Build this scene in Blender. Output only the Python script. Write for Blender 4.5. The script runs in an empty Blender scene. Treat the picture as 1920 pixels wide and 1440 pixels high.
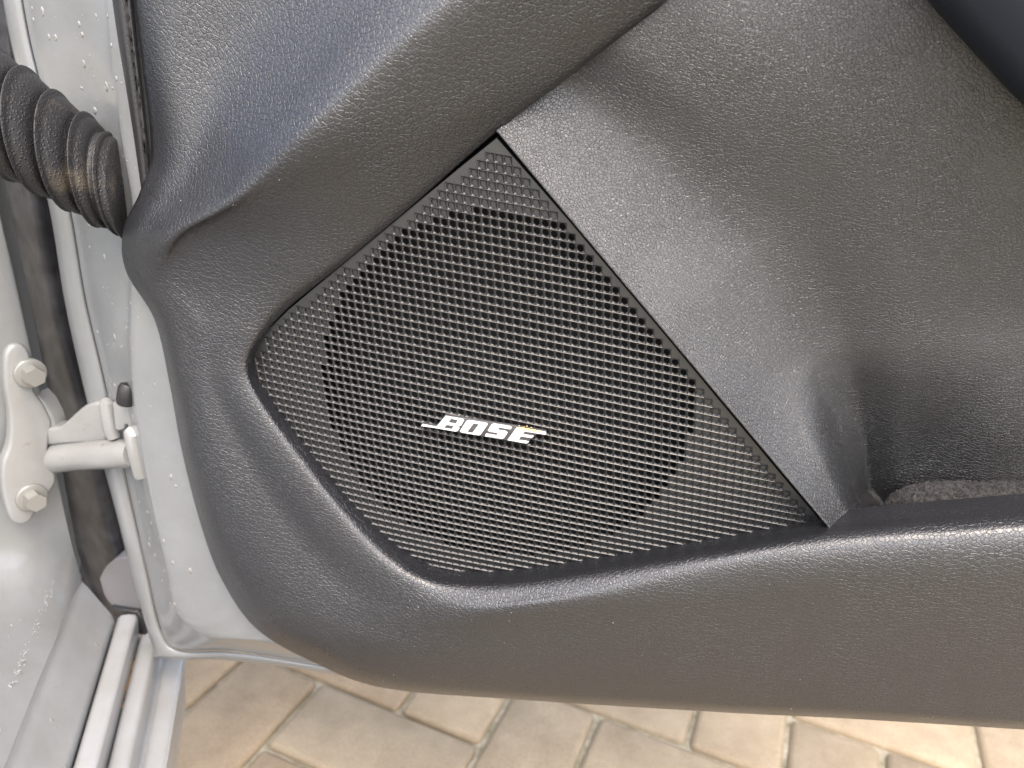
import bpy, bmesh, random
import numpy as np
from math import sin, cos, radians, pi, sqrt, atan2, degrees
from mathutils import Vector, Matrix
random.seed(4)
rng = np.random.default_rng(4)
scene = bpy.context.scene
col = scene.collection

# ---------------------------------------------------------------- camera
FPX = 1445.0
YAW, PITCH, ROLL = radians(8), radians(22), radians(5)
CAM = np.array([0.0, -0.36, 0.655])
fwd = np.array([-sin(YAW) * cos(PITCH), cos(YAW) * cos(PITCH), -sin(PITCH)])
r0 = np.array([cos(YAW), sin(YAW), 0.0])
u0 = np.cross(r0, fwd)
right = cos(ROLL) * r0 + sin(ROLL) * u0
up = -sin(ROLL) * r0 + cos(ROLL) * u0
cd = bpy.data.cameras.new('camera')
cam = bpy.data.objects.new('camera', cd)
col.objects.link(cam)
M = Matrix.Identity(4)
for k in range(3):
    M[k][0], M[k][1], M[k][2], M[k][3] = right[k], up[k], -fwd[k], CAM[k]
cam.matrix_world = M
cd.sensor_width = 36.0
cd.lens = 36.0 * FPX / 1920.0
cd.clip_start, cd.clip_end = 0.01, 200
cd.dof.use_dof = True
cd.dof.focus_distance = 0.385
cd.dof.aperture_fstop = 9.0
scene.camera = cam

# ---------------------------------------------------------------- sky, sun, exposure
SUN_EL, SUN_AZ = radians(60), radians(70)      # azimuth from +X towards -Y
world = bpy.data.worlds.new('World')
scene.world = world
world.use_nodes = True
wn = world.node_tree.nodes
sky = wn.new('ShaderNodeTexSky')
sky.sky_type = 'NISHITA'
sky.sun_disc = False
sky.sun_elevation = SUN_EL
sky.air_density, sky.dust_density, sky.ozone_density = 0.8, 6.0, 0.5
bgn = wn['Background']
world.node_tree.links.new(sky.outputs[0], bgn.inputs[0])
bgn.inputs[1].default_value = 0.15
sd = bpy.data.lights.new('sun', 'SUN')
sd.energy = 1.5
sd.angle = radians(138)
sd.color = (1.0, 0.985, 0.96)
sun = bpy.data.objects.new('sun', sd)
col.objects.link(sun)
sdir = Vector((cos(SUN_EL) * cos(SUN_AZ), -cos(SUN_EL) * sin(SUN_AZ), sin(SUN_EL)))
sun.rotation_euler = (-sdir).to_track_quat('-Z', 'Y').to_euler()
# sky's sun: rotation 0 = +Y, turning clockwise seen from above
sky.sun_rotation = atan2(sdir.x, sdir.y)
vs = scene.view_settings
vs.view_transform, vs.look, vs.gamma, vs.use_curve_mapping = 'Standard', 'None', 1.0, False
vs.exposure = 1.75

# ---------------------------------------------------------------- helpers
def on_plane(px, py, n, p0):
    dr = fwd + right * (px - 960) / FPX - up * (py - 720) / FPX
    n = np.asarray(n, float)
    return CAM + dr * (n @ (np.asarray(p0) - CAM)) / (n @ dr)

def W(px, py, Y=0.0):
    return on_plane(px, py, (0, 1, 0), (0, Y, 0))

def crom(P, n):
    """Catmull-Rom through control points along axis 0, n steps per span"""
    P = np.asarray(P, float)
    A = np.concatenate([[2 * P[0] - P[1]], P, [2 * P[-1] - P[-2]]])
    out = []
    for i in range(len(P) - 1):
        p0, p1, p2, p3 = A[i:i + 4]
        for k in range(n):
            t = k / n
            out.append(0.5 * (2 * p1 + (p2 - p0) * t + (2 * p0 - 5 * p1 + 4 * p2 - p3) * t * t + (3 * p1 - p0 - 3 * p2 + p3) * t ** 3))
    out.append(P[-1])
    return np.array(out)

def sstep(a, b, x):
    t = np.clip((x - a) / (b - a), 0, 1)
    return t * t * (3 - 2 * t)

def put(name, me, m=None, parent=None, smooth=True):
    o = bpy.data.objects.new(name, me)
    col.objects.link(o)
    if m: me.materials.append(m)
    if parent: o.parent = parent
    if smooth and len(me.polygons):
        me.polygons.foreach_set('use_smooth', [True] * len(me.polygons))
    return o

def mesh_of(name, V, F):
    me = bpy.data.meshes.new(name)
    me.from_pydata([tuple(v) for v in V], [], F)
    me.update()
    return me

def grid_mesh(name, G, m, parent=None, smooth=True, flip=False):
    a, b = G.shape[:2]
    F = []
    for i in range(a - 1):
        for j in range(b - 1):
            q = (i * b + j, i * b + j + 1, (i + 1) * b + j + 1, (i + 1) * b + j)
            F.append(q[::-1] if flip else q)
    return put(name, mesh_of(name, G.reshape(-1, 3), F), m, parent, smooth)

def loft(rails, na=6, nb=4):
    """rails: list of arrays (stations, 3)"""
    R = np.array([crom(r, na) for r in rails])        # rail, station, 3
    return crom(R, nb)                                # fine rail, station, 3

def bm_obj(name, bm, m, parent=None, smooth=False, angle=None):
    bmesh.ops.recalc_face_normals(bm, faces=bm.faces)
    me = bpy.data.meshes.new(name)
    bm.to_mesh(me); bm.free()
    o = put(name, me, m, parent, smooth)
    if angle is not None:
        me.polygons.foreach_set('use_smooth', [True] * len(me.polygons))
        me.set_sharp_from_angle(angle=radians(angle))
    return o

def empty(name, loc, label, cat, group=None):
    o = bpy.data.objects.new(name, None)
    o.empty_display_size = 0.05
    col.objects.link(o)
    o.location = loc
    tag(o, label, cat, group)
    return o

def tag(o, label, cat, group=None):
    o['label'] = label; o['category'] = cat
    if group: o['group'] = group

def fix_parent(o):
    o.matrix_parent_inverse = Matrix.Translation(-o.parent.location)

def slab(name, pts, depth, m, parent=None, bev=0.0, seg=2, bm=None):
    """closed polygon of world points, extruded by vector depth, front edge bevelled"""
    own = bm is None
    bm = bm or bmesh.new()
    vs_ = [bm.verts.new(p) for p in pts]
    f = bm.faces.new(vs_)
    r = bmesh.ops.extrude_face_region(bm, geom=[f])
    nv = [g for g in r['geom'] if isinstance(g, bmesh.types.BMVert)]
    bmesh.ops.translate(bm, verts=nv, vec=Vector(depth))
    if bev:
        bm.edges.ensure_lookup_table()
        es = [e for e in bm.edges if e.verts[0] in vs_ and e.verts[1] in vs_]
        bmesh.ops.bevel(bm, geom=es, offset=bev, segments=seg, profile=0.5, affect='EDGES', clamp_overlap=True)
    if own:
        return bm_obj(name, bm, m, parent, angle=50)

def tube_pts(path, rad, n=16, cap=True, bm=None):
    own = bm is None
    bm = bm or bmesh.new()
    path = [Vector(p) for p in path]
    rings = []
    for i, p in enumerate(path):
        d = (path[min(i + 1, len(path) - 1)] - path[max(i - 1, 0)]).normalized()
        a = d.orthogonal().normalized() if i == 0 else (a0 - d * a0.dot(d)).normalized()
        a0 = a
        b = d.cross(a)
        rr = rad[i] if hasattr(rad, '__len__') else rad
        rings.append([bm.verts.new(p + (a * cos(2 * pi * k / n) + b * sin(2 * pi * k / n)) * rr) for k in range(n)])
    for A, B in zip(rings, rings[1:]):
        for k in range(n):
            bm.faces.new((A[k], A[(k + 1) % n], B[(k + 1) % n], B[k]))
    if cap:
        bm.faces.new(rings[0]); bm.faces.new(rings[-1])
    return bm

# ---------------------------------------------------------------- materials
def mat(name, base, rough=0.5, metal=0.0, spec=0.5, coat=0.0):
    m = bpy.data.materials.new(name)
    m.use_nodes = True
    b = m.node_tree.nodes['Principled BSDF']
    b.inputs['Base Color'].default_value = (*base, 1)
    b.inputs['Roughness'].default_value = rough
    b.inputs['Metallic'].default_value = metal
    b.inputs['Specular IOR Level'].default_value = spec
    b.inputs['Coat Weight'].default_value = coat
    return m

class N:
    def __init__(s, m):
        s.t = m.node_tree; s.b = s.t.nodes['Principled BSDF']
        s.tc = s.t.nodes.new('ShaderNodeTexCoord').outputs['Object']
    def n(s, kind, **kw):
        x = s.t.nodes.new(kind)
        for k, v in kw.items(): setattr(x, k, v)
        return x
    def l(s, a, b): s.t.links.new(a, b)
    def noise(s, scale, detail=4, rough=0.55, vec=None):
        x = s.n('ShaderNodeTexNoise')
        x.inputs['Scale'].default_value = scale; x.inputs['Detail'].default_value = detail; x.inputs['Roughness'].default_value = rough
        s.l(vec or s.tc, x.inputs['Vector']); return x
    def ramp(s, inp, a, b, ca, cb):
        x = s.n('ShaderNodeValToRGB')
        e = x.color_ramp.elements
        e[0].position, e[1].position = a, b
        e[0].color, e[1].color = (*ca, 1) if len(ca) == 3 else ca, (*cb, 1) if len(cb) == 3 else cb
        s.l(inp, x.inputs[0]); return x.outputs[0]
    def math(s, op, a, b=None):
        x = s.n('ShaderNodeMath', operation=op)
        for k, v in ((0, a), (1, b)):
            if v is None: continue
            if hasattr(v, 'is_linked'): s.l(v, x.inputs[k])
            else: x.inputs[k].default_value = v
        return x.outputs[0]
    def mixc(s, fac, a, b, mode='MIX'):
        x = s.n('ShaderNodeMix', data_type='RGBA', blend_type=mode)
        for k, v in ((0, fac), (6, a), (7, b)):
            if hasattr(v, 'is_linked'): s.l(v, x.inputs[k])
            else: x.inputs[k].default_value = v if k == 0 else (*v, 1)
        return x.outputs[2]
    def bump(s, h, dist, strength=1.0, prev=None):
        x = s.n('ShaderNodeBump')
        x.inputs['Strength'].default_value = strength; x.inputs['Distance'].default_value = dist
        s.l(h, x.inputs['Height'])
        if prev is not None: s.l(prev, x.inputs['Normal'])
        s.l(x.outputs[0], s.b.inputs['Normal']); return x.outputs[0]

def leather(name, base, scale, dist, rough, wrinkle=0.5, spec=0.5, stretch=(1, 1, 1)):
    m = mat(name, base, rough, 0, spec)
    g = N(m)
    mp = g.n('ShaderNodeMapping'); mp.inputs['Scale'].default_value = stretch
    g.l(g.tc, mp.inputs[0])
    w1 = g.noise(scale * 0.45, 2, 0.5, mp.outputs[0])
    sub = g.n('ShaderNodeVectorMath', operation='SUBTRACT'); sub.inputs[1].default_value = (.5, .5, .5)
    g.l(w1.outputs['Color'], sub.inputs[0])
    sc = g.n('ShaderNodeVectorMath', operation='SCALE'); sc.inputs['Scale'].default_value = 0.35 / scale
    g.l(sub.outputs[0], sc.inputs[0])
    ad = g.n('ShaderNodeVectorMath', operation='ADD')
    g.l(mp.outputs[0], ad.inputs[0]); g.l(sc.outputs[0], ad.inputs[1])
    hs = []
    for k, s_ in ((1.0, scale), (0.55, scale * 0.47), (0.35, scale * 1.9)):
        v = g.n('ShaderNodeTexVoronoi', feature='DISTANCE_TO_EDGE')
        v.inputs['Scale'].default_value = s_
        g.l(ad.outputs[0], v.inputs['Vector'])
        mr = g.n('ShaderNodeMapRange', interpolation_type='SMOOTHERSTEP')
        mr.inputs['From Max'].default_value = 0.13
        mr.inputs['To Max'].default_value = k
        g.l(v.outputs['Distance'], mr.inputs['Value'])
        hs.append(mr.outputs[0])
    # creases come and go over the hide
    lo = g.noise(28, 3, 0.5)
    amt = g.ramp(lo.outputs[0], 0.35, 0.65, (0.6,) * 3, (1,) * 3)
    amt2 = g.ramp(g.noise(19, 2, 0.5).outputs[0], 0.42, 0.6, (0.1,) * 3, (wrinkle,) * 3)
    h = g.math('ADD', g.math('MULTIPLY', hs[0], amt), g.math('MULTIPLY', hs[1], amt2))
    h = g.math('ADD', h, hs[2])
    fine = g.noise(scale * 5, 3, 0.6, mp.outputs[0])
    h = g.math('ADD', h, g.math('MULTIPLY', fine.outputs[0], 0.15))
    g.bump(h, dist)
    rr = g.noise(60, 4, 0.6)
    rv = g.math('MULTIPLY_ADD', rr.outputs[0], 0.16)
    rv.node.inputs[2].default_value = rough - 0.08
    g.l(rv, g.b.inputs['Roughness'])
    cn = g.noise(14, 3, 0.6)
    g.l(g.mixc(cn.outputs[0], tuple(0.86 * c for c in base), tuple(1.14 * c for c in base)), g.b.inputs['Base Color'])
    return m

M_trim = leather('charcoal_leather', (0.0112, 0.0118, 0.0142), 420, 0.00015, 0.30, 0.3, 1.0)
M_insert = leather('fine_grain_vinyl', (0.0100, 0.0106, 0.0118), 620, 0.00016, 0.30, 0.25, 1.0)
M_grille = mat('grille_plastic', (0.016, 0.0165, 0.017), 0.33, 0, 0.7)
g = N(M_grille); g.bump(g.noise(2500, 2).outputs[0], 0.00006)
M_black = mat('black_void_plastic', (0.010, 0.010, 0.0105), 0.6, 0, 0.3)
M_navy = mat('navy_vinyl', (0.010, 0.013, 0.020), 0.6, 0, 0.25)
g = N(M_navy); g.bump(g.noise(1200, 3).outputs[0], 0.0001)
M_letter = mat('white_metal_letter', (0.5, 0.5, 0.48), 0.32)
g = N(M_letter)
g.l(g.ramp(g.noise(900, 3, 0.7).outputs[0], 0.3, 0.42, (0.36, 0.36, 0.34), (0.56, 0.56, 0.54)), g.b.inputs['Base Color'])
M_badge = mat('dark_badge_plastic', (0.05, 0.05, 0.052), 0.35)
def paint(name, base, rough):
    m = mat(name, base, rough, 0.0, 0.5, 0.6)
    g = N(m)
    d1 = g.ramp(g.noise(35, 5, 0.62).outputs[0], 0.36, 0.66, tuple(c * t for c, t in zip(base, (0.90, 0.89, 0.86))), base)
    g.l(d1, g.b.inputs['Base Color'])
    g.bump(g.noise(420, 3, 0.6).outputs[0], 0.00012)
    m.node_tree.nodes['Principled BSDF'].inputs['Coat Roughness'].default_value = 0.15
    return m
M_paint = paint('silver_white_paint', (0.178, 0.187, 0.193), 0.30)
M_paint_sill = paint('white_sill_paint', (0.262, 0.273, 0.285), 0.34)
M_cast = paint('painted_cast_metal', (0.218, 0.222, 0.220), 0.26)
g = N(M_cast)
old = g.b.inputs['Base Color'].links[0].from_socket
rmask = g.ramp(g.noise(70, 6, 0.7).outputs[0], 0.60, 0.72, (0,) * 3, (.75,) * 3)
g.l(g.mixc(rmask, old, (0.13, 0.10, 0.065)), g.b.inputs['Base Color'])
M_bolt = mat('painted_bolt_metal', (0.22, 0.22, 0.205), 0.25, 0.3)
M_rubber = mat('black_rubber', (0.022, 0.022, 0.023), 0.5)
g = N(M_rubber)
vv = g.n('ShaderNodeTexVoronoi', feature='F1'); vv.inputs['Scale'].default_value = 680
g.l(g.tc, vv.inputs['Vector'])
g.bump(g.ramp(vv.outputs['Distance'], 0.1, 0.45, (1,) * 3, (0,) * 3), 0.00028)
dn = g.noise(40, 4, 0.6)
g.l(g.ramp(dn.outputs[0], 0.52, 0.74, (0.014, 0.014, 0.015), (0.075, 0.062, 0.045)), g.b.inputs['Base Color'])
M_seal = mat('seal_rubber', (0.014, 0.014, 0.015), 0.45)
g = N(M_seal); g.bump(g.noise(700, 3).outputs[0], 0.0002)
M_shield = mat('dusty_black_liner', (0.035, 0.035, 0.038), 0.5)
g = N(M_shield)
g.l(g.ramp(g.noise(45, 5, 0.65).outputs[0], 0.4, 0.7, (0.010, 0.010, 0.012), (0.040, 0.041, 0.045)), g.b.inputs['Base Color'])
g.bump(g.noise(300, 4).outputs[0], 0.0003)
M_greyplastic = mat('grey_plastic', (0.13, 0.13, 0.14), 0.45)
g = N(M_greyplastic); g.bump(g.noise(250, 4).outputs[0], 0.0003)
M_carpet = mat('carpet_felt', (0.050, 0.044, 0.042), 0.95, 0, 0.1)
g = N(M_carpet)
nz = g.noise(520, 5, 0.7)
g.l(g.ramp(nz.outputs[0], 0.35, 0.7, (0.016, 0.0155, 0.0155), (0.074, 0.071, 0.069)), g.b.inputs['Base Color'])
g.bump(nz.outputs[0], 0.0016)
M_drop = mat('water_drop', (0.19, 0.19, 0.185), 0.03, 0, 0.6, 0.8)
M_dust = mat('pale_dust', (0.55, 0.50, 0.42), 0.9)
M_crumb = mat('ochre_crumbs', (0.72, 0.48, 0.16), 0.8)
M_scuff = mat('scuffed_primer', (0.34, 0.34, 0.33), 0.7)
M_rust = mat('rust_stain', (0.28, 0.17, 0.08), 0.85)
M_stitch = mat('cracked_rubber', (0.005, 0.005, 0.005), 0.9)

M_paver = mat('damp_concrete_paver', (0.40, 0.33, 0.235), 0.5)
g = N(M_paver)
oi = g.n('ShaderNodeObjectInfo')
geo = g.n('ShaderNodeNewGeometry').outputs['Position']
c1 = g.ramp(g.noise(22, 6, 0.65, geo).outputs[0], 0.32, 0.7, (0.225, 0.176, 0.115), (0.315, 0.257, 0.178))
c2 = g.ramp(g.noise(420, 4, 0.7, geo).outputs[0], 0.25, 0.75, (0.72, 0.70, 0.68), (1.18, 1.18, 1.15))
cc = g.mixc(1.0, c1, c2, 'MULTIPLY')
vr = g.ramp(oi.outputs['Random'], 0, 1, (0.86, 0.86, 0.86), (1.10, 1.08, 1.05))
g.l(g.mixc(1.0, cc, vr, 'MULTIPLY'), g.b.inputs['Base Color'])
g.l(g.ramp(g.noise(30, 4, 0.6, geo).outputs[0], 0.35, 0.65, (0.28,) * 3, (0.6,) * 3), g.b.inputs['Roughness'])
g.bump(g.noise(650, 5, 0.7, geo).outputs[0], 0.0012)
M_joint = mat('joint_sand', (0.26, 0.235, 0.20), 0.9)
g = N(M_joint)
g.l(g.ramp(g.noise(60, 5, 0.7).outputs[0], 0.35, 0.7, (0.16, 0.15, 0.09), (0.42, 0.37, 0.30)), g.b.inputs['Base Color'])
g.bump(g.noise(500, 4).outputs[0], 0.002)

# ---------------------------------------------------------------- ground: paving in herringbone bond
TH = radians(77.3)
eB = np.array([sin(TH), -cos(TH), 0.0])       # towards the right
eA = np.array([cos(TH), sin(TH), 0.0])        # away from the camera
def GP(u, v, z=0.0):
    return eB * (u * 0.1 - 0.336) + eA * (v * 0.1 + 0.219 - 0.1) + np.array([0, 0, z])
V = [(-12, -12, -0.0085), (12, -12, -0.0085), (12, 12, -0.0085), (-12, 12, -0.0085)]
pave = put('pavement', mesh_of('pavement', V, [(0, 1, 2, 3)]), M_joint, None, False)
pave['kind'] = 'structure'
def paver_mesh(seed):
    bm = bmesh.new()
    bmesh.ops.create_cube(bm, size=1.0)
    r = random.Random(seed)
    for v in bm.verts:
        v.co.x = v.co.x * 0.1955 + r.uniform(-.0009, .0009); v.co.y = v.co.y * 0.0955 + r.uniform(-.0009, .0009); v.co.z = v.co.z * 0.06 - 0.03
    es = [e for e in bm.edges if all(v.co.z > -0.01 for v in e.verts)] 
    es += [e for e in bm.edges if abs(e.verts[0].co.z - e.verts[1].co.z) > 0.01]
    bmesh.ops.bevel(bm, geom=es, offset=0.0075, segments=2, profile=0.5, affect='EDGES')
    bmesh.ops.recalc_face_normals(bm, faces=bm.faces)
    me = bpy.data.meshes.new('paver'); bm.to_mesh(me); bm.free()
    me.materials.append(M_paver)
    me.polygons.foreach_set('use_smooth', [True] * len(me.polygons))
    me.set_sharp_from_angle(angle=radians(50))
    return me
pmeshes = [paver_mesh(k) for k in range(4)]
M_paver_shade = M_paver.copy(); M_paver_shade.name = 'shaded_brown_paver'  # darker, browner copy: shade on the left pavers painted into their colour
for nd in M_paver_shade.node_tree.nodes:
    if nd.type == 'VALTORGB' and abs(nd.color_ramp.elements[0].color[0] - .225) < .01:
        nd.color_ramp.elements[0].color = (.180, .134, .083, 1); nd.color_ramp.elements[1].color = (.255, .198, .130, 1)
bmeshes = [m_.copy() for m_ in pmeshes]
for m_ in bmeshes: m_.materials[0] = M_paver_shade
def add_paver(u, v, rot):
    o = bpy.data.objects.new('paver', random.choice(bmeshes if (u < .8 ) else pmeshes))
    col.objects.link(o)
    o.parent = pave
    p = GP(u, v, random.uniform(-0.0025, 0.0))
    o.location = p
    base = atan2(eB[1], eB[0])
    o.rotation_euler = (random.uniform(-.006, .006), random.uniform(-.006, .006), base + rot + random.choice((0, pi)))
for x in range(-7, 13):
    for y in range(-4, 11):
        s_ = (x + y) % 4
        if s_ == 0: add_paver(x + 1.0, y + 0.5, 0)
        elif s_ == 2: add_paver(x + 0.5, y + 1.0, pi / 2)

# ---------------------------------------------------------------- the car door
car = empty('car', (-0.05, 0.05, 0.0), 'silver car with its door open, charcoal leather door trim round a black speaker grille', 'car')
door = body = hinge = car

# --- moulded trim (thick pad at the upper left, band round the grille, front of the map pocket)
#       outer px      inner px     rail fractions and depths follow per station
ST = [
    ((226, -260), (1592, -260)), ((247, -40), (1303, -40)), ((266, 120), (1092, 125)), ((283, 280), (931, 247)), ((262, 360), (762, 395)),
    ((231, 430), (640, 497)), ((236, 508), (540, 578)), ((290, 600), (486, 640)), ((318, 720), (470, 692)),
    ((342, 850), (501, 752)), ((377, 985), (578, 855)), ((415, 1085), (652, 945)), ((480, 1178), (722, 1018)),
    ((590, 1243), (792, 1067)), ((720, 1290), (868, 1084)), ((960, 1311), (1000, 1075)), ((1360, 1336), (1300, 1028)),
    ((1600, 1348), (1562, 985)), ((1920, 1368), (1920, 953)), ((2560, 1408), (2560, 905))]
# (fraction, Y) profiles, outer -> inner, seven entries
PRO = {
    0: [(0, .004), (.04, -.003), (.25, -.001), (.41, -.015), (.54, -.030), (.64, -.034), (.85, -.018), (.97, -.006), (1, -.001)],
    1: [(0, .004), (.05, -.004), (.20, -.002), (.35, -.015), (.47, -.030), (.57, -.034), (.82, -.018), (.965, -.006), (1, -.001)],
    2: [(0, .004), (.06, -.005), (.15, -.007), (.26, -.018), (.37, -.031), (.475, -.034), (.78, -.018), (.95, -.006), (1, -.001)],
    3: [(0, .004), (.06, -.006), (.15, -.011), (.26, -.0225), (.355, -.030), (.44, -.0265), (.74, -.016), (.94, -.006), (1, -.001)],
    4: [(0, .006), (.05, -.008), (.11, -.0145), (.17, -.0205), (.235, -.0235), (.32, -.0175), (.68, -.013), (.93, -.006), (1, -.001)],
    5: [(0, .004), (.06, -.0065), (.11, -.0098), (.16, -.0118), (.23, -.0128), (.34, -.0122), (.66, -.011), (.91, -.007), (1, -.001)],
    6: [(0, .006), (.08, -.006), (.18, -.0105), (.30, -.012), (.42, -.0125), (.54, -.0118), (.74, -.0105), (.935, -.0082), (1, -.0036)],
    7: [(0, .006), (.07, -.006), (.16, -.0115), (.30, -.0130), (.42, -.0125), (.54, -.0115), (.75, -.0110), (.93, -.0088), (1, -.0036)],
    8: [(0, .006), (.06, -.006), (.14, -.0125), (.30, -.0140), (.46, -.0125), (.58, -.0112), (.76, -.0118), (.92, -.0096), (1, -.0034)],
    9: [(0, .006), (.06, -.006), (.14, -.0130), (.30, -.0145), (.48, -.0125), (.60, -.0110), (.77, -.0122), (.92, -.0102), (1, -.0032)],
    10: [(0, .006), (.06, -.006), (.14, -.0135), (.30, -.0150), (.48, -.0130), (.62, -.0112), (.78, -.0126), (.92, -.0106), (1, -.0030)],
    11: [(0, .006), (.06, -.006), (.14, -.0135), (.30, -.0155), (.48, -.0140), (.62, -.0122), (.79, -.0134), (.92, -.0112), (1, -.0026)],
    12: [(0, .006), (.06, -.006), (.14, -.0130), (.30, -.0155), (.48, -.0150), (.62, -.0145), (.80, -.0146), (.92, -.0118), (1, -.0020)],
    13: [(0, .007), (.04, -.005), (.12, -.0110), (.30, -.0150), (.50, -.0165), (.66, -.0175), (.79, -.0165), (.925, -.0112), (1, -.001)],
    14: [(0, .007), (.03, -.004), (.10, -.0090), (.30, -.0145), (.55, -.0180), (.73, -.0210), (.81, -.0180), (.925, -.0112), (1, .0003)],
    15: [(0, .007), (.03, -.003), (.09, -.0070), (.30, -.0130), (.60, -.0180), (.76, -.0200), (.885, -.0180), (.955, -.0115), (1, .0005)],
    16: [(0, .007), (.03, -.003), (.09, -.0065), (.30, -.0125), (.58, -.0185), (.76, -.0215), (.89, -.0190), (.955, -.0125), (1, -.001)],
    17: [(0, .007), (.03, -.003), (.09, -.0060), (.30, -.0120), (.55, -.0185), (.74, -.0220), (.875, -.0200), (.945, -.0140), (1, -.002)],
    18: [(0, .007), (.03, -.003), (.09, -.0060), (.30, -.0120), (.55, -.0185), (.73, -.0220), (.865, -.0200), (.94, -.0140), (1, -.002)],
}
PRO[-1] = [(0, .004), (.04, -.003), (.27, -.001), (.46, -.015), (.62, -.030), (.70, -.034), (.87, -.018), (.975, -.006), (1, -.001)]
PRO = np.array([PRO[k - 1] for k in range(len(ST))])          # station, rail, (frac, Y)
PR = crom(PRO, 8)
SO = crom([a for a, b in ST], 8); SI = crom([b for a, b in ST], 8)
PF = np.array([crom(PR[i], 5) for i in range(len(PR))])   # station, fine rail, 2
PF[:, :, 0] = np.clip(PF[:, :, 0], 0, 1)
na, nb = PF.shape[:2]
G = np.zeros((na, nb + 4, 3))
for i in range(na):
    for j in range(nb):
        fr, Y = PF[i, j]
        p = SO[i] + (SI[i] - SO[i]) * fr
        G[i, j + 2] = W(p[0], p[1], Y)
    d = W(*SI[i], 0) - W(*SO[i], 0); d /= np.linalg.norm(d)
    a, b = G[i, 2], G[i, nb + 1]
    G[i, 1] = a + d * 0.0015 + np.array([0, .006, 0]); G[i, 0] = a + d * 0.003 + np.array([0, .020, 0])
    G[i, nb + 2] = b + d * -0.0003 + np.array([0, .003, 0]); G[i, nb + 3] = b - d * 0.0015 + np.array([0, .016, 0])
trim = grid_mesh('door_trim', G, M_trim, door); fix_parent(trim)
TRIM_G = G

# --- insert panel with the speaker pod's flank falling into the map pocket
E0, E1 = np.array([930., 245.]), np.array([1550., 985.])
L_ = np.linalg.norm(E1 - E0); ed = (E1 - E0) / L_; en = np.array([ed[1], -ed[0]])
xs = np.arange(905, 2210, 5.0); ys = np.arange(-280, 1085, 5.0)
PX, PY = np.meshgrid(xs, ys)
ee = (PX - E0[0]) * en[0] + (PY - E0[1]) * en[1]
tt = ((PX - E0[0]) * ed[0] + (PY - E0[1]) * ed[1]) / L_
def insert_depth(e, t, x, y):
    tc = np.clip(t, -0.3, 1.1)
    D = np.interp(tc, [-.3, -.08, 0, .25, .5, .75, 1.0], [.004, .009, .014, .018, .022, .027, .034])
    w = np.interp(tc, [-.3, 0, .25, .5, .75, .9, 1.0], [190, 190, 225, 235, 175, 116, 72])
    s = np.clip((e - 3) / w, 0, None)
    q = np.clip(s, 0, 1)
    fall = 1 - (1 - q) ** 1.7
    bl = sstep(.70, .92, tc)
    fall = (1 - bl) * fall + bl * (.55 * fall + .45 * sstep(.55, 1.05, s))
    rise = 0.007 * sstep(1.0, 2.3, s) * sstep(-.1, .4, tc)
    Y = D * fall - rise
    pocket = 0.020 * sstep(640, 930, y) * sstep(0.8, 1.5, s)
    Y = Y + 0.020 * sstep(-60, 800, y) * sstep(.7, 1.5, s) - .010 * sstep(.7, 1.5, s)
    bulge = -0.010 * np.exp(-((x - 1880) / 130.0) ** 2) * sstep(560, 850, y)
    return -0.0030 + Y + pocket + bulge - 0.010 * sstep(1500, 2100, x) * sstep(700, 200, y)
YY = insert_depth(ee, tt, PX, PY)
keep = ee > -1.0
Vv, idx = [], -np.ones(PX.shape, int)
# shear the grid so that its left side follows the pod's edge
rows = []
for y in ys:
    x0 = E0[0] + (y - E0[1]) * (E1[0] - E0[0]) / (E1[1] - E0[1]) if y >= E0[1] else E0[0] + (E0[1] - y) * 1.0 * 1.325
    if y > 985: x0 = 1550 + (y - 985) * 0.6
    xx = x0 + (2580 - x0) * np.linspace(0, 1, 250) ** 1.25
    e = (xx - E0[0]) * en[0] + (y - E0[1]) * en[1]
    t = ((xx - E0[0]) * ed[0] + (y - E0[1]) * ed[1]) / L_
    Yd = insert_depth(e, t, xx, np.full_like(xx, y))
    row = [W(a, y, b) for a, b in zip(xx, Yd)]
    rows.append([row[0] + np.array([-.0006, .009, 0]), row[0] + np.array([-.0004, .0012, 0])] + row)
ins = grid_mesh('insert_panel', np.array(rows), M_insert, door, True, True); fix_parent(ins)

# --- felt liner in the bottom of the map pocket
bm = bmesh.new()
pts = [(1640, 985), (1658, 956), (1690, 928), (1740, 914), (1800, 911), (1860, 912), (1930, 913), (2060, 914), (2200, 915), (2200, 1040), (1640, 1040)]
pp = crom([W(x, y, 0.030) for x, y in pts[:9]], 14)
zr = [(0, 0.004, -.020), (0, .0016, 0), (.001, 0, 0.0)]
rings = []
for off, dy in ((0, .006), (-.0005, .002), (-.003, -.001), (-.008, -.006), (-.016, -.016), (-.022, -.030)):
    rings.append(pp + np.array([0, dy, off * 0.75]))
R_ = np.array(rings)
R_ += rng.normal(0, .00035, R_.shape) * np.array([.3, .5, 1.0])
for k in range(len(rings)):                   # the left end rounds off
    R_[k][:, 0] += np.linspace(1, 0, len(pp)) ** 2 * 0.002 * k
liner = grid_mesh('pocket_liner', R_, M_carpet, door, True); fix_parent(liner); bm.free()

# --- armrest above the pocket
ar = crom([(1600, -300), (1690, -120), (1722, -30), (1745, 8), (1790, 60), (1850, 125), (1905, 184), (1960, 232), (2060, 290), (2200, 340), (2580, 440)], 5)
prof = [(0, .020), (0, -.002), (3, -.012), (14, -.020), (60, -.030), (200, -.034), (520, -.036)]
A = np.array([[W(p[0] + o_ * .75, p[1] - o_ * .66, Y) for p in ar] for o_, Y in prof])
arm = grid_mesh('armrest', A, M_navy, door, True); fix_parent(arm)

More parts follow.
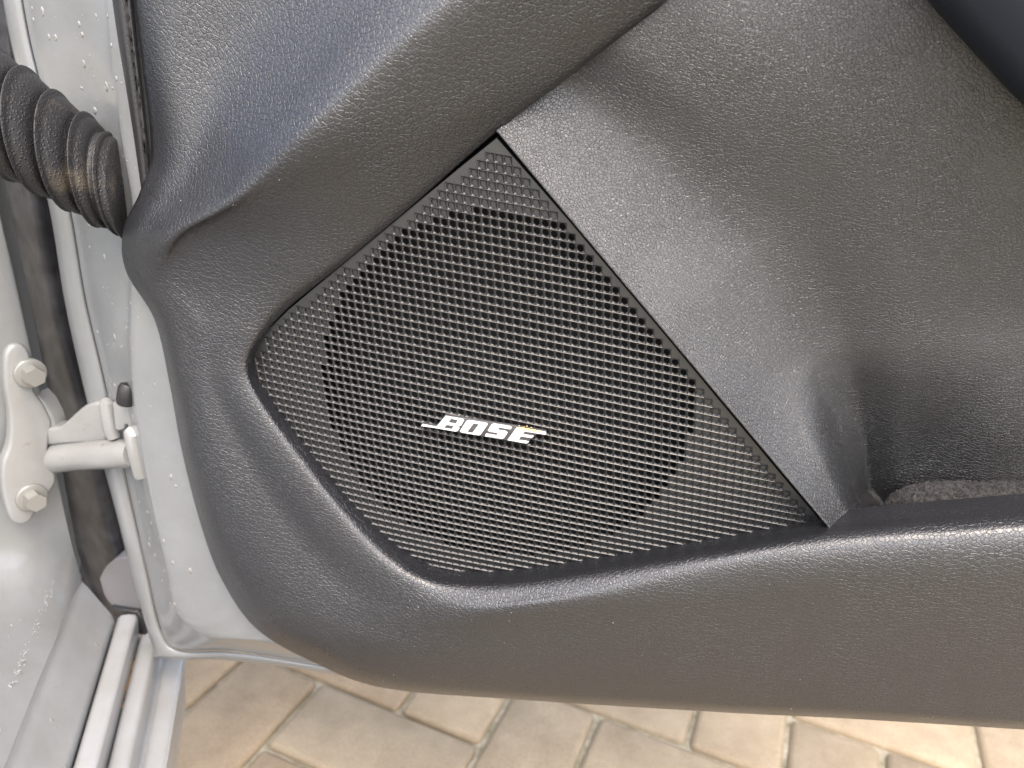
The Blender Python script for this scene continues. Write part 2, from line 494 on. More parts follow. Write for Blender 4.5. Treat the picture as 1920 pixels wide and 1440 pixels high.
# --- speaker grille
BND = [(930, 258), (1066, 414), (1246, 628), (1421, 838), (1546, 986), (1440, 1003), (1300, 1026), (1150, 1052), (1050, 1067), (960, 1078), (905, 1082), (868, 1082), (835, 1079),
       (805, 1072), (775, 1058), (745, 1037), (690, 985), (640, 931), (590, 872), (545, 815), (510, 765), (488, 730), (477, 705), (473, 685), (476, 662), (486, 640), (505, 616),
       (540, 582), (620, 514), (700, 447), (780, 380), (860, 316)]
ga, gb = W(868, 1084), W(1548, 985)
gdir = (gb - ga)[[0, 2]]; gdir /= np.linalg.norm(gdir); gnor = np.array([-gdir[1], gdir[0]])
la, lb = W(480, 715), W(745, 1040)
ldir = (lb - la)[[0, 2]]; ldir /= np.linalg.norm(ldir); lnor = np.array([-ldir[1], ldir[0]])
def bend(x, z):
    d = (np.array([x, z]) - ga[[0, 2]]) @ gnor + .004
    d2 = (np.array([x, z]) - la[[0, 2]]) @ lnor + .002
    return 0.007 * max(0.0, 1 - d / 0.075) ** 2 + 0.001 * max(0.0, 1 - d2 / 0.045) ** 2
def boundary(px, py):
    Y = 0.0
    for _ in range(6):
        p = W(px, py, Y); Y = bend(p[0], p[2])
    return p
bpoly = np.array([boundary(*p)[[0, 2]] for p in BND])
def inside(p, margin=0.0):
    # polygon runs clockwise seen from the camera (x right, z up)
    for a, b in zip(bpoly, np.roll(bpoly, -1, 0)):
        d = b - a; n_ = np.array([d[1], -d[0]]) / (np.linalg.norm(d) + 1e-9)
        if (p - a) @ n_ < margin: return False
    return True
def clip(poly):
    for a, b in zip(bpoly, np.roll(bpoly, -1, 0)):
        d = b - a; n_ = np.array([d[1], -d[0]])
        out = []
        for i in range(len(poly)):
            p, q = poly[i], poly[(i + 1) % len(poly)]
            dp, dq = (p - a) @ n_, (q - a) @ n_
            if dp >= 0: out.append(p)
            if (dp >= 0) != (dq >= 0): out.append(p + (q - p) * dp / (dp - dq))
        poly = out
        if len(poly) < 3: return []
    return poly
rv = np.array([.00413, -.00030]); cv = np.array([.00060, -.00424])
gc = W(978, 770)[[0, 2]]
spk = gc + np.array([-.011, .004]); SPK_R = 0.0975
V, F = [], []
def gv(p, dy):
    V.append((p[0], bend(p[0], p[1]) + dy, p[1])); return len(V) - 1
NC = 14
circ = [np.array([cos(2 * pi * (k + .5) / NC), sin(2 * pi * (k + .5) / NC)]) for k in range(NC)]
cells = {}
for i in range(-45, 46):
    for j in range(-45, 46):
        c = gc + rv * i + cv * j
        hv = [c + (-rv - cv) / 2, c + (rv - cv) / 2, c + (rv + cv) / 2, c + (-rv + cv) / 2]
        if all(inside(h, .0003) for h in hv): cells[(i, j)] = hv
        else:
            pl = clip(hv)
            if len(pl) >= 3:
                F.append([gv(p, .0006) for p in pl])
RID = 0.06
for (i, j), hv in cells.items():
    c = gc + rv * i + cv * j
    o4 = [gv(h, -.0002) for h in hv]
    n4 = [gv(c + rv * sx * .5 * (1 - .045) + cv * sy * .5 * (1 - .10), 0.0) for sx, sy in ((-1, -1), (1, -1), (1, 1), (-1, 1))]
    for k in range(4): F.append([o4[k], o4[(k + 1) % 4], n4[(k + 1) % 4], n4[k]])
    rad = 0.00168
    ci = [gv(c + q[0] * rad * rv / .00414 + q[1] * -rad * cv / .00428, .00062) for q in circ]
    # join inner square to circle
    ang = [atan2(*( (h - c)[::-1])) for h in hv]
    q_i = []
    for k in range(4):
        h = hv[k] - c
        q_i.append(int(np.argmax([ (q[0] * rv / .00414 - q[1] * cv / .00428) @ h for q in circ])))
    for k in range(4):
        a, b = q_i[k], q_i[(k + 1) % 4]
        seq = [a]
        while seq[-1] != b: seq.append((seq[-1] - 1) % NC)
        F.append([n4[k], n4[(k + 1) % 4]] + [ci[s] for s in reversed(seq)])
    cb = [gv(c + q[0] * rad * .94 * rv / .00414 + q[1] * -rad * .94 * cv / .00428, .0017) for q in circ]
    for k in range(NC): F.append([ci[k], ci[(k + 1) % NC], cb[(k + 1) % NC], cb[k]])
    if np.linalg.norm(c - spk) > SPK_R - .0004: F.append(cb[::-1])
    for k, (di, dj) in enumerate(((0, -1), (1, 0), (0, 1), (-1, 0))):
        if (i + di, j + dj) not in cells:
            a, b = hv[k], hv[(k + 1) % 4]
            F.append([o4[k], o4[(k + 1) % 4], gv(b, .0006), gv(a, .0006)])
me = mesh_of('grille_mesh', V, F)
gm = put('speaker_grille', me, M_grille, door, False); fix_parent(gm)
# rim wall turning back into the gap
fine = []
for a, b in zip(bpoly, np.roll(bpoly, -1, 0)):
    for k in range(4): fine.append(a + (b - a) * k / 4)
cen = bpoly.mean(0)
ringsG = []
for sc_, dy in ((1.0, .00062), (1.003, .0016), (1.003, .012)):
    ringsG.append([np.array([*(cen + (p - cen) * sc_), 0]) for p in fine + [fine[0]]])
    for q in ringsG[-1]:
        x, z = q[0], q[1]
        q[:] = (x, bend(x, z) + dy, z)
rim = grid_mesh('grille_rim', np.array(ringsG), M_grille, gm, True)
rim.matrix_parent_inverse = Matrix.Identity(4)
# black cup and cone behind the holes
prf = [(1.02, .004), (1.02, .010), (.96, .022), (.80, .022), (.35, .034), (.28, .030), (.0, .027)]
cup = np.array([[np.array([*(cen + (p - cen) * s_), 0]) for p in fine + [fine[0]]] for s_, _ in prf])
for r_, (s_, dy) in zip(cup, prf):
    for q in r_:
        x, z = q[0], q[1]; q[:] = (x, bend(x, z) + dy, z)
cupo = grid_mesh('speaker_cone', cup, M_black, gm, True)

# --- badge on the grille, letters traced in a local sheet
def bp(x, y, Y): return W(760 + x / 6.4, 740 + y / 6.4, Y)
badge_pts = [(476, 243), (700, 278), (1000, 325), (1340, 378), (1692, 438), (1690, 466), (1570, 480), (1530, 508), (1462, 590), (1222, 552), (600, 447), (380, 410), (186, 380), (198, 342), (372, 374), (420, 318)]
Yb = -0.0022
bd = slab('badge', [bp(x, y, Yb) for x, y in badge_pts], (0, .0016, 0), M_badge, door, .0003); fix_parent(bd)
def letter(ch, outer, holes):
    o = slab('letter', [bp(x, y, Yb - .0007) for x, y in outer], (0, .0009, 0), M_letter, bd, .00015) if not holes else None
    if holes:
        bm = bmesh.new()
        loops = [outer] + holes
        for dy in (0, .0009):
            es = []
            for lp in loops:
                vs_ = [bm.verts.new(bp(x, y, Yb - .0007 + dy)) for x, y in lp]
                es += [bm.edges.new((vs_[k], vs_[(k + 1) % len(vs_)])) for k in range(len(vs_))]
            bmesh.ops.triangle_fill(bm, use_beauty=True, use_dissolve=False, edges=es, normal=(0, -1, 0))
        bm.verts.ensure_lookup_table()
        n0 = sum(len(l) for l in loops); s0 = 0
        for lp in loops:
            for k in range(len(lp)):
                a, b = s0 + k, s0 + (k + 1) % len(lp)
                bm.faces.new([bm.verts[a], bm.verts[b], bm.verts[b + n0], bm.verts[a + n0]])
            s0 += len(lp)
        o = bm_obj('letter', bm, M_letter, bd, angle=30)
    o.matrix_parent_inverse = Matrix.Identity(4)
    return o
letter('B', [(485, 252), (690, 287), (704, 296), (703, 310), (672, 366), (640, 382), (652, 398), (628, 436), (602, 443), (380, 404), (190, 376), (205, 350), (376, 381)],
       [[(548, 290), (630, 304), (608, 346), (520, 331)], [(492, 362), (580, 376), (557, 412), (470, 398)]])
letter('O', [(770, 302), (965, 334), (986, 342), (988, 358), (905, 478), (882, 489), (680, 456), (660, 448), (657, 432), (735, 312)],
       [[(820, 345), (882, 356), (806, 457), (744, 446)]])
letter('S', [(1060, 350), (1262, 384), (1276, 398), (1262, 420), (1128, 396), (1112, 414), (1118, 426), (1206, 442), (1226, 460), (1184, 524), (1156, 535), (952, 501), (968, 470), (1090, 491), (1104, 474), (1098, 462), (1004, 446), (986, 430), (1034, 360)], [])
letter('E', [(1335, 395), (1684, 452), (1690, 470), (1680, 484), (1432, 444), (1406, 478), (1540, 500), (1518, 524), (1386, 504), (1356, 546), (1482, 566), (1456, 590), (1222, 548)], [])

# ochre crumbs stuck on the badge's top edge, pale dust on the trim
def bits(name, pts, m, size, parent):
    bm = bmesh.new()
    for p in pts:
        r = bmesh.ops.create_icosphere(bm, subdivisions=1, radius=size * random.uniform(.5, 1.3))
        for v in r['verts']:
            v.co = Vector((v.co.x * random.uniform(.7, 1.4), v.co.y * .7, v.co.z)) + Vector(p)
    o = bm_obj(name, bm, m, parent, smooth=True); o['kind'] = 'stuff'
    fix_parent(o); return o
cp = []
for k in range(75):
    x = random.gauss(1490, 70); y = 392 + (x - 1350) * .16 + random.uniform(-6, 22)
    if random.random() < .12: y -= random.uniform(10, 50)
    cp.append(bp(min(max(x, 1345), 1625), y, Yb - .0008))
bits('crumbs', cp, M_crumb, .00030, door)
dp = []
for k in range(40):
    i = random.randint(int(na * .70), na - 20); j = random.randint(6, nb - 8)
    dp.append(TRIM_G[i, j] + np.array([0, -.0001, 0]))
for k in range(12):
    i = random.randint(10, int(na * .4)); j = random.randint(10, nb - 10)
    dp.append(TRIM_G[i, j] + np.array([0, -.0001, 0]))
bits('dust', dp, M_dust, .00015, door)

# --- painted door shell: leading edge with folded hem, running round the lower corner
def rail(pts, Y): 
    ys_ = Y if hasattr(Y, '__len__') else [Y] * len(pts)
    r_ = np.array([W(x, y, d) for (x, y), d in zip(pts, ys_)])
    return np.concatenate([[2.4 * r_[0] - 1.4 * r_[1]], r_])
S = [
    rail([(300, -40), (310, 120), (320, 280), (300, 400), (300, 520), (345, 660), (378, 820), (410, 970), (450, 1090), (500, 1150), (570, 1180), (640, 1205), (720, 1240), (860, 1260)], .006),
    rail([(246, -40), (262, 120), (283, 280), (262, 400), (258, 520), (300, 640), (335, 810), (370, 960), (405, 1080), (455, 1155), (530, 1192), (620, 1218), (700, 1248), (860, 1270)], .013),
    rail([(200, -40), (210, 100), (228, 240), (250, 400), (246, 540), (250, 690), (268, 830), (295, 960), (320, 1070), (342, 1150), (400, 1192), (480, 1202), (600, 1226), (860, 1280)], .016),
    rail([(192, -40), (204, 100), (222, 240), (244, 400), (240, 540), (245, 690), (262, 830), (288, 960), (313, 1070), (336, 1156), (392, 1199), (474, 1208), (598, 1230), (860, 1284)], .022),
    rail([(120, -40), (148, 80), (185, 210), (212, 400), (208, 560), (228, 700), (252, 840), (280, 970), (302, 1070), (324, 1162), (366, 1206), (455, 1213), (590, 1235), (860, 1288)], .032),
    rail([(66, -40), (88, 80), (118, 210), (162, 400), (182, 560), (205, 690), (234, 830), (262, 960), (284, 1060), (308, 1172), (346, 1212), (440, 1217), (585, 1239), (860, 1291)], .041),
    rail([(36, -40), (58, 80), (90, 210), (134, 400), (161, 560), (191, 690), (222, 830), (251, 960), (276, 1070), (303, 1182), (336, 1217), (435, 1220), (582, 1242), (860, 1294)], .049),
]
shellG = loft(S, 8, 6)
shell = grid_mesh('door', shellG, M_paint, door, True, True); fix_parent(shell)
B1 = [
    rail([(35, -40), (57, 80), (89, 210), (133, 400), (160, 560), (190, 690), (221, 830), (250, 960), (275, 1070), (302, 1183), (335, 1219), (434, 1222), (582, 1243), (860, 1295)], .0505),
    rail([(31, -40), (53, 80), (85, 210), (129, 400), (156, 560), (186, 690), (217, 830), (246, 960), (271, 1070), (299, 1187), (332, 1222), (432, 1224), (580, 1245), (860, 1296)], .0484),
    rail([(18, -40), (40, 80), (72, 210), (116, 400), (144, 560), (172, 690), (204, 830), (235, 960), (261, 1070), (292, 1196), (318, 1229), (428, 1230), (578, 1250), (860, 1299)], .0472),
    rail([(4, -40), (27, 80), (58, 210), (101, 400), (127, 560), (155, 690), (188, 830), (222, 960), (249, 1070), (287, 1206), (304, 1233), (424, 1236), (576, 1255), (860, 1302)], .049),
    rail([(-2, -40), (20, 80), (51, 210), (94, 400), (120, 560), (148, 690), (182, 830), (217, 960), (245, 1070), (285, 1210), (302, 1235), (423, 1238), (575, 1257), (860, 1304)], .055),
    rail([(4, -40), (27, 80), (58, 210), (101, 400), (127, 560), (155, 690), (188, 830), (222, 960), (249, 1070), (287, 1206), (304, 1233), (424, 1236), (576, 1255), (860, 1302)], .075),
]
hem = grid_mesh('door_hem', loft(B1, 8, 5), M_paint, door, True, True); fix_parent(hem)
# outer skin behind everything, so that the door is a closed body
bk = [W(x, y, .02) for x, y in [(330, -60), (350, 300), (330, 520), (380, 800), (440, 1060), (560, 1170), (760, 1230), (1300, 1300), (2150, 1340)]] + [np.array([.40, .02, 1.02]), np.array([-.30, .02, 1.02])]
core = slab('door_skin', [p + np.array([0, .085, 0]) for p in bk], (0, .03, 0), M_black, door, 0); fix_parent(core)
core.data.materials[0] = M_paint
# weatherstrip along the upper leading edge
sp = [(226, -60), (240, 60), (252, 150), (265, 250), (275, 340), (283, 420)]
wsec = [(-24, .014), (-23, .008), (-14, .004), (0, .004), (3, .0055), (6, .004), (13, .005), (17, .009), (17, .015)]
WS = np.array([rail([(x + o_ * (1 - .12 * k), y) for k, (x, y) in enumerate(sp)], Y) for o_, Y in wsec])
ws = grid_mesh('weatherstrip', np.array([crom(r, 8) for r in WS]), M_seal, door, True); fix_parent(ws)
ck = bmesh.new()
cl = crom([W(x + 4, y, .0042) for x, y in sp], 16)
for k in range(2, len(cl) - 6):
    if random.random() < .55:
        p = cl[k]; w_ = random.uniform(.0004, .0010); h_ = random.uniform(.001, .0022)
        x_ = random.uniform(-.0004, .0004)
        q = [ck.verts.new((p[0] + x_ + dx * w_, p[1] - .0004, p[2] + dz * h_)) for dx, dz in ((-.6, -1), (.5, -.9), (.8, .2), (.3, 1), (-.7, .8), (-.4, 0))]
        ck.faces.new(q)
ckd = bmesh.ops.extrude_face_region(ck, geom=list(ck.faces))
bmesh.ops.translate(ck, verts=[v for v in ckd['geom'] if isinstance(v, bmesh.types.BMVert)], vec=(0, .0006, 0))
cko = bm_obj('rubber_crack', ck, M_stitch, door); cko['kind'] = 'stuff'; fix_parent(cko)

# --- drops of rain on the painted edge
def dome(bm, p, n, r, tall=1.0, squash=.32):
    n = Vector(n).normalized()
    if n.dot(Vector(CAM) - Vector(p)) < 0: n = -n
    a = (Vector((0, 0, 1)) - n * n.z).normalized(); b = n.cross(a)
    top = bm.verts.new(Vector(p) + n * r * squash)
    prev = None
    rings_ = []
    for ring in range(1, 4):
        t = ring / 3 * pi / 2
        rings_.append([bm.verts.new(Vector(p) + n * (r * squash * cos(t) - (.0001 if ring == 3 else 0)) + (a * sin(2 * pi * k / 10) * tall * (1.25 if sin(2 * pi * k / 10) > 0 else .9) + b * cos(2 * pi * k / 10)) * r * sin(t)) for k in range(10)])
    for k in range(10): bm.faces.new((top, rings_[0][k], rings_[0][(k + 1) % 10]))
    for A_, B_ in zip(rings_, rings_[1:]):
        for k in range(10): bm.faces.new((A_[k], B_[k], B_[(k + 1) % 10], A_[(k + 1) % 10]))
def drops(name, Gd, parent, n, rows_, cols_, rmin, rmax):
    bm = bmesh.new()
    for _ in range(n):
        i = random.randint(*rows_); j = random.randint(*cols_)
        i = min(max(i, 1), Gd.shape[0] - 2); j = min(max(j, 1), Gd.shape[1] - 2)
        f1, f2 = random.random(), random.random()
        p = Gd[i, j] + (Gd[i + 1, j] - Gd[i, j]) * f1 + (Gd[i, j + 1] - Gd[i, j]) * f2
        nn = np.cross(Gd[i + 1, j] - Gd[i, j], Gd[i, j + 1] - Gd[i, j])
        dome(bm, p, nn, rmin + (rmax - rmin) * random.random() ** 2.5, random.uniform(.9, 1.7))
    o = bm_obj(name, bm, M_drop, parent, smooth=True); o['kind'] = 'stuff'; fix_parent(o)
drops('water_drop', shellG, door, 260, (8, 34), (0, 80), .0003, .0016)

# ---------------------------------------------------------------- the car body beside it
AZ = radians(25)
cax = np.array([-sin(AZ), cos(AZ), 0.0])          # towards the car's nose
H0 = W(230, 1165, .075)
def SP(x, y): return on_plane(x, y, cax, H0)
# sill: stepped profile running back towards the camera
def strip(name, prof_, m, length=.55, far=0.0):
    P = np.array([SP(*q) for q in prof_])
    n_ = 30
    Gs = np.array([P - cax * (length * k / n_) + cax * far for k in range(n_ + 1)])
    o = grid_mesh(name, Gs, m, body, True); fix_parent(o)
    o.data.set_sharp_from_angle(angle=radians(60))
    return o, Gs
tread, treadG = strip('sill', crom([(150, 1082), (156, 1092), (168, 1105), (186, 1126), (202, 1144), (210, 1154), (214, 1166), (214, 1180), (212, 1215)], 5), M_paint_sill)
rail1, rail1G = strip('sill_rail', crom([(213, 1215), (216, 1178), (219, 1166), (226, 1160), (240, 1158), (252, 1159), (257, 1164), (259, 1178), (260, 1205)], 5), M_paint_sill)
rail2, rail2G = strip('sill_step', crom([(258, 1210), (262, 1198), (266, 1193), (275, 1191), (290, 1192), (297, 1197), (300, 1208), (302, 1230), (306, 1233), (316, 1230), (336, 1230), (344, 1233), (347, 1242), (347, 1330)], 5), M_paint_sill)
for nm, q in (('rail_end', [(213, 1215), (216, 1178), (219, 1166), (226, 1160), (240, 1158), (252, 1159), (257, 1164), (259, 1178), (260, 1215)]),):
    e_ = slab(nm, [SP(*p) for p in q], tuple(cax * .004), M_paint_sill, body); fix_parent(e_)
e_ = slab('step_end', [SP(*p) for p in [(258, 1210), (262, 1198), (266, 1193), (275, 1191), (290, 1192), (297, 1197), (300, 1208), (302, 1230), (306, 1233), (344, 1233), (347, 1242), (347, 1330), (258, 1330)]], tuple(cax * .004), M_paint_sill, body); fix_parent(e_)
# pillar: vertical face that carries the hinge
nb_ = np.array([cos(AZ), sin(AZ), 0.0])
def PL(x, y, off=0.0): return on_plane(x, y, nb_ * .97 + cax * -.25, SP(156, 1092) + nb_ * off)
prow = [(-40, 200), (-10, 340), (4, 420), (22, 490), (50, 620), (78, 740), (105, 880), (130, 1000), (145, 1060), (154, 1090)]
Pr = np.array([PL(*p) for p in prow])
back = np.array([p + np.array([.004, .03, 0]) for p in Pr])
edge_ = Pr - cax * .004
t0 = treadG[:, 0]
base_pts = list(Pr) + [t0[k] for k in range(2, 31, 3)]
HN = np.array([.84, -.54, .04]); HN /= np.linalg.norm(HN)
d1 = np.cross(HN, [0, 0, 1.0]); d1 /= np.linalg.norm(d1)
if d1[0] > 0: d1 = -d1
d2 = -nb_ * .62 + np.array([0, 0, .78])
rl = []
for dist, dip in ((-.012, .030), (-.003, .004), (0, .0004), (.006, -.0012), (.03, 0), (.10, .002), (.24, .004)):
    r_ = []
    for k, p in enumerate(base_pts):
        f_ = sstep(2, 17, k)
        d = d1 * (1 - f_) + d2 * f_; dip_ = dip * (1 - f_)
        n_ = HN * (1 - f_) + nb_ * f_
        if dist < 0: r_.append(p + cax * (dip * (1 - f_)) - nb_ * .004 * (1 - f_) - n_ * dip * f_ * .3)
        else: r_.append(p + d * dist - n_ * dip_)
    rl.append(np.array(r_))
kickG = loft(rl, 5, 6)
for r_ in range(12, kickG.shape[0]):           # melt the pillar face into the kick panel
    for _ in range(int(min(1, (r_ - 12) / 12) * 140)):
        kickG[r_, 1:-1] = .5 * kickG[r_, 1:-1] + .25 * (kickG[r_, :-2] + kickG[r_, 2:])
pil = grid_mesh('door_pillar', kickG, M_paint, body, True); fix_parent(pil)
# black liner between the pillar and the door hem
def LN(x, y, Y): return W(x, y, Y)
lw = [(-70, -60), (-55, 120), (-20, 330), (10, 480), (42, 620), (72, 740), (98, 880), (122, 1000), (146, 1092), (190, 1180)]
rw = [(60, -60), (70, 90), (105, 330), (130, 480), (158, 620), (190, 740), (228, 880), (258, 1000), (285, 1092), (300, 1180)]
prf_ = [(0, .115), (.15, .120), (.34, .108), (.55, .098), (.72, .104), (.88, .122), (1.0, .14)]
LG = []
for fr, Y in prf_:
    LG.append(np.array([LN(a[0] + (b[0] - a[0]) * fr, a[1], Y) for a, b in zip(lw, rw)]))
lin = grid_mesh('arch_liner', loft(LG, 6, 5), M_shield, body, True); fix_parent(lin)
blk = slab('liner_backing', [W(x, y, .16) for x, y in ((-400, -200), (420, -200), (420, 1180), (320, 1185), (150, 1150), (-400, 1100))], (0, .02, 0), M_black, body); fix_parent(blk)
# grey plastic end cap and black clip at the foot of the gap
cp_ = [(186, 1086), (196, 1066), (212, 1051), (230, 1046), (262, 1056), (272, 1120), (276, 1150), (240, 1146), (213, 1138), (196, 1118)]
cap = slab('sill_end_cap', crom([W(x, y, .086) for x, y in cp_ + cp_[:1]], 4)[:-1], (0, .03, 0), M_greyplastic, body, .0012, 3); fix_parent(cap)
cl_ = [(206, 1139), (258, 1147), (268, 1162), (274, 1192), (258, 1190), (253, 1166), (246, 1158), (213, 1158)]
clp = slab('plastic_clip', [W(x, y, .082) for x, y in cl_], (0, .02, 0), M_seal, body, .0015, 2); fix_parent(clp)
drops('water_drop', kickG, body, 240, (20, 34), (50, 94), .0004, .0014)
drops('water_drop', treadG, body, 30, (2, 26), (6, 30), .0005, .0018)
# scuff marks on the kick panel and a rust run on the sill
kV = kickG.reshape(-1, 3)
def kick_hit(x, y):
    dr = fwd + right * (x - 960) / FPX - up * (y - 720) / FPX
    d = kV - CAM; tpar = d @ dr / (dr @ dr)
    dist = np.linalg.norm(d - np.outer(tpar, dr), axis=1)
    dist += np.where(tpar > .05, 0, 9)
    k = int(np.argmin(dist)); return CAM + dr * tpar[k]
sc_bm = bmesh.new()
for k in range(300):
    q = random.choice([.12, .2, .45, .72, .8, .85, .9]) + random.gauss(0, .05)
    x = 104 - 82 * q + random.gauss(0, 3.5); y = 1088 + 200 * q + random.gauss(0, 4)
    p = Vector(kick_hit(x, y)); p1 = Vector(kick_hit(x - 8, y + 20))
    dv = (p1 - p).normalized()
    r = bmesh.ops.create_icosphere(sc_bm, subdivisions=1, radius=random.uniform(.0001, .00022))
    el = random.uniform(1, 5)
    for v in r['verts']: v.co = v.co + dv * v.co.dot(dv) * el + p
sco = bm_obj('paint_scuff', sc_bm, M_scuff, body, smooth=True); sco['kind'] = 'stuff'; fix_parent(sco)
rs = bmesh.new()
for k in range(200):
    p = SP(262 + random.uniform(-2, 3), 1199 + random.uniform(-2, 3)) - cax * random.gauss(.045, .012)
    r = bmesh.ops.create_icosphere(rs, subdivisions=1, radius=random.uniform(.0003, .0008))
    for v in r['verts']: v.co = v.co + Vector(p)
rso = bm_obj('rust_stain', rs, M_rust, body, smooth=True); rso['kind'] = 'stuff'; fix_parent(rso)

# front wing running on from the hinge towards the car's nose; unseen, added to shade the left pavers
w0 = SP(300, 1232) + cax * .05
wing = []
for z_, o_ in ((w0[2], -.012), (w0[2] + .01, 0), (.55, .006), (.80, .0), (.92, -.02), (.95, -.06), (.95, -.30)):
    wing.append([np.array([*(w0 + nb_ * o_ + cax * t_)[:2], z_]) for t_ in np.linspace(0, 1.0, 12)])
wg = grid_mesh('added_unseen_front_wing', np.array(wing), M_paint, body, True); fix_parent(wg)

# ---------------------------------------------------------------- hinge
HP = on_plane(80, 820, nb_ * .97 + cax * -.25, SP(156, 1092)) + HN * .006
print('HP', HP)
def hz(x, y, lift=0.0): return on_plane(x / 3.69, 620 + y / 3.69, HN, HP + HN * lift)
plate = [(30, 260), (36, 170), (66, 112), (125, 93), (185, 122), (218, 200), (228, 300), (240, 420), (300, 500), (345, 590), (362, 640), (345, 740), (330, 900), (372, 960), (392, 1040), (340, 1130), (262, 1225), (225, 1305), (165, 1345), (98, 1332), (62, 1270), (26, 1130), (14, 1000), (24, 900), (60, 810), (74, 680), (64, 540), (38, 400)]
pl = slab('hinge', [hz(*p) for p in crom(plate + [plate[0]], 2)[:-1]], tuple(-HN * .008), M_cast, hinge, .0022, 3); fix_parent(pl)
def bolt(x, y, r):
    c = hz(x, y, .000)
    def ring(rad, n, lift, rot=0):
        t1 = np.cross(HN, [0, 0, 1.0]); t1 /= np.linalg.norm(t1); t2 = np.cross(HN, t1)
        return [c + HN * lift + (t1 * cos(2 * pi * k / n + rot) + t2 * sin(2 * pi * k / n + rot)) * rad for k in range(n)]
    bo = slab('bolt', ring(r, 6, .0115, .3), tuple(-HN * .0095), M_bolt, hinge); fix_parent(bo)
    w_ = slab('washer', ring(r * 1.55, 28, .0028), tuple(-HN * .004), M_bolt, hinge, .0008, 2); fix_parent(w_)
    return bo
bolt(205, 292, .0062)
bolt(215, 1150, .0062)
def hp(x, y, Y): return W(x / 3.69, 620 + y / 3.69, Y)
# cast web and barrel
web = slab('hinge_web', crom([hp(x, y, .044) for x, y in [(300, 690), (345, 672), (400, 668), (455, 632), (520, 570), (590, 515), (650, 498), (700, 505), (720, 600), (735, 770), (560, 780), (400, 790), (310, 800)]], 2), (0, .012, 0), M_cast, hinge, .0022, 3); fix_parent(web)
bar = tube_pts([hp(330, 880, .052), hp(400, 875, .049), hp(560, 866, .044), (hp(720, 855, .040)), hp(850, 850, .036), hp(930, 850, .034)], [.0125, .0105, .0096, .0098, .0096, .0085], 24)
bo = bm_obj('hinge_barrel', bar, M_cast, hinge, angle=40); fix_parent(bo)
rib = slab('hinge_rib', [hp(x, y, .047) for x, y in [(240, 440), (300, 505), (345, 590), (372, 668), (372, 900), (400, 985), (360, 1000), (300, 900), (180, 900), (110, 1010), (118, 880), (180, 640)]], (0, .012, 0), M_cast, hinge, .003, 3); fix_parent(rib)
pin = tube_pts([hp(920, 700, .032), hp(925, 712, .031), hp(950, 850, .031), hp(985, 985, .031), hp(992, 1005, .031), hp(993, 1010, .031)], [.0055, .0058, .0058, .0058, .0052, .0035], 20)
po = bm_obj('hinge_pin', pin, M_cast, hinge, angle=40); fix_parent(po)
kn = tube_pts([hp(735, 500, .040), hp(740, 515, .038), hp(752, 600, .037), hp(770, 690, .037), hp(790, 740, .037)], [.0040, .0046, .0046, .0046, .0040], 18)
ko_ = bm_obj('hinge_knuckle', kn, M_cast, hinge, angle=40); fix_parent(ko_)
br = slab('door_bracket', [hp(x, y, .031) for x, y in [(775, 500), (830, 470), (900, 490), (985, 520), (1000, 600), (1010, 720), (930, 715), (885, 690), (880, 650), (865, 650), (858, 680), (820, 695), (795, 680)]], (0, .016, 0), M_cast, hinge, .0015, 2); fix_parent(br)
nut = tube_pts([hp(868, 500, .026), hp(872, 470, .026), hp(882, 400, .026), hp(890, 375, .027), hp(892, 370, .027)], [.0052, .0056, .0056, .0046, .002], 12)
no_ = bm_obj('hinge_nut', nut, M_seal, hinge, angle=40); fix_parent(no_)

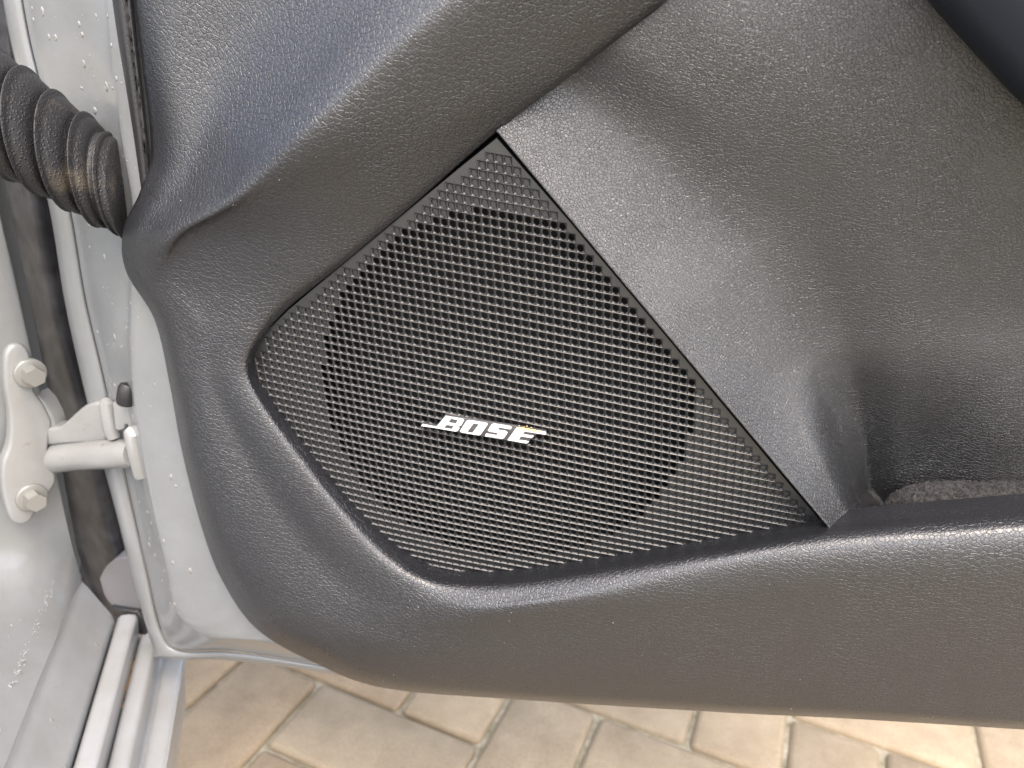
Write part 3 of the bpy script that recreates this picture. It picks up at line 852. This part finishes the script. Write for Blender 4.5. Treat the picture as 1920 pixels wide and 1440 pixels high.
# ---------------------------------------------------------------- rubber wiring boot
a_ = np.array([W(-110, 150, -.034), W(-40, 190, -.022), W(20, 222, -.012), W(74, 256, -.003), W(126, 290, .006), W(176, 322, .015), W(206, 341, .020), W(236, 360, .027)])
axis = crom(a_, 30)
prof_b = [(0.0, .026)]
for t0_, rc in ((.10, .0315), (.255, .0315), (.395, .031), (.545, .030), (.70, .0295)):
    prof_b += [(t0_ - .022, rc * .81), (t0_ - .010, rc * .955), (t0_, rc), (t0_ + .012, rc * .985), (t0_ + .026, rc * .945), (t0_ + .06, rc * .93), (t0_ + .095, rc * .885), (t0_ + .112, rc * .80)]
prof_b += [(.86, .0255), (.88, .0268), (.91, .0268), (.92, .0258), (1.0, .0275)]
pb = crom(prof_b, 4)
bm = bmesh.new()
path, rad = [], []
for t_, r_ in pb:
    k = min(max(t_, 0), 1) * (len(axis) - 1)
    i0 = int(min(k, len(axis) - 2)); path.append(axis[i0] + (axis[i0 + 1] - axis[i0]) * (k - i0)); rad.append(r_)
nrm = Vector((.955, .30, .04)).normalized()
ua = nrm.orthogonal().normalized(); ub = nrm.cross(ua)
nk = 40
rg = [[bm.verts.new(Vector(p) + (ua * cos(2 * pi * k / nk) + ub * sin(2 * pi * k / nk)) * r_) for k in range(nk)] for p, r_ in zip(path, rad)]
for A_, B_ in zip(rg, rg[1:]):
    for k in range(nk): bm.faces.new((A_[k], A_[(k + 1) % nk], B_[(k + 1) % nk], B_[k]))
bm.faces.new(rg[0]); bm.faces.new(rg[-1])
boot = bm_obj('wiring_boot', bm, M_rubber, car, smooth=True); fix_parent(boot)


# ---------------------------------------------------------------- parts of parts
def under(parent, *kids):
    for k in kids:
        k.parent = parent
        k.matrix_parent_inverse = Matrix.Identity(4)
under(trim, ins, liner, arm)
under(shell, hem, core, ws, cko)
under(tread, rail1, rail2, cap, clp, *[o for o in car.children if o.name.split('.')[0] in ('rail_end', 'step_end')])
under(lin, blk)
under(pl, rib, web, bo, po, ko_, br, no_, *[o for o in car.children if o.name.split('.')[0] in ('bolt', 'washer')])

for o_, lb in ((trim, 'charcoal leather-grained trim with a folded pad above the speaker'), (ins, 'fine-grained dark vinyl panel sloping away from the speaker'),
               (gm, 'black moulded grille with rows of small round holes'), (bd, 'raised silver lettering with ochre crumbs on its last letter'),
               (boot, 'ribbed black rubber sleeve, dusty, between door and pillar'), (pl, 'cast metal hinge with two hex bolts, painted body colour'),
               (tread, 'wet stepped sill with a rust run'), (liner, 'dark felt lining in the bottom of the map pocket'), (arm, 'smooth dark navy armrest edge')):
    o_['label'] = lb
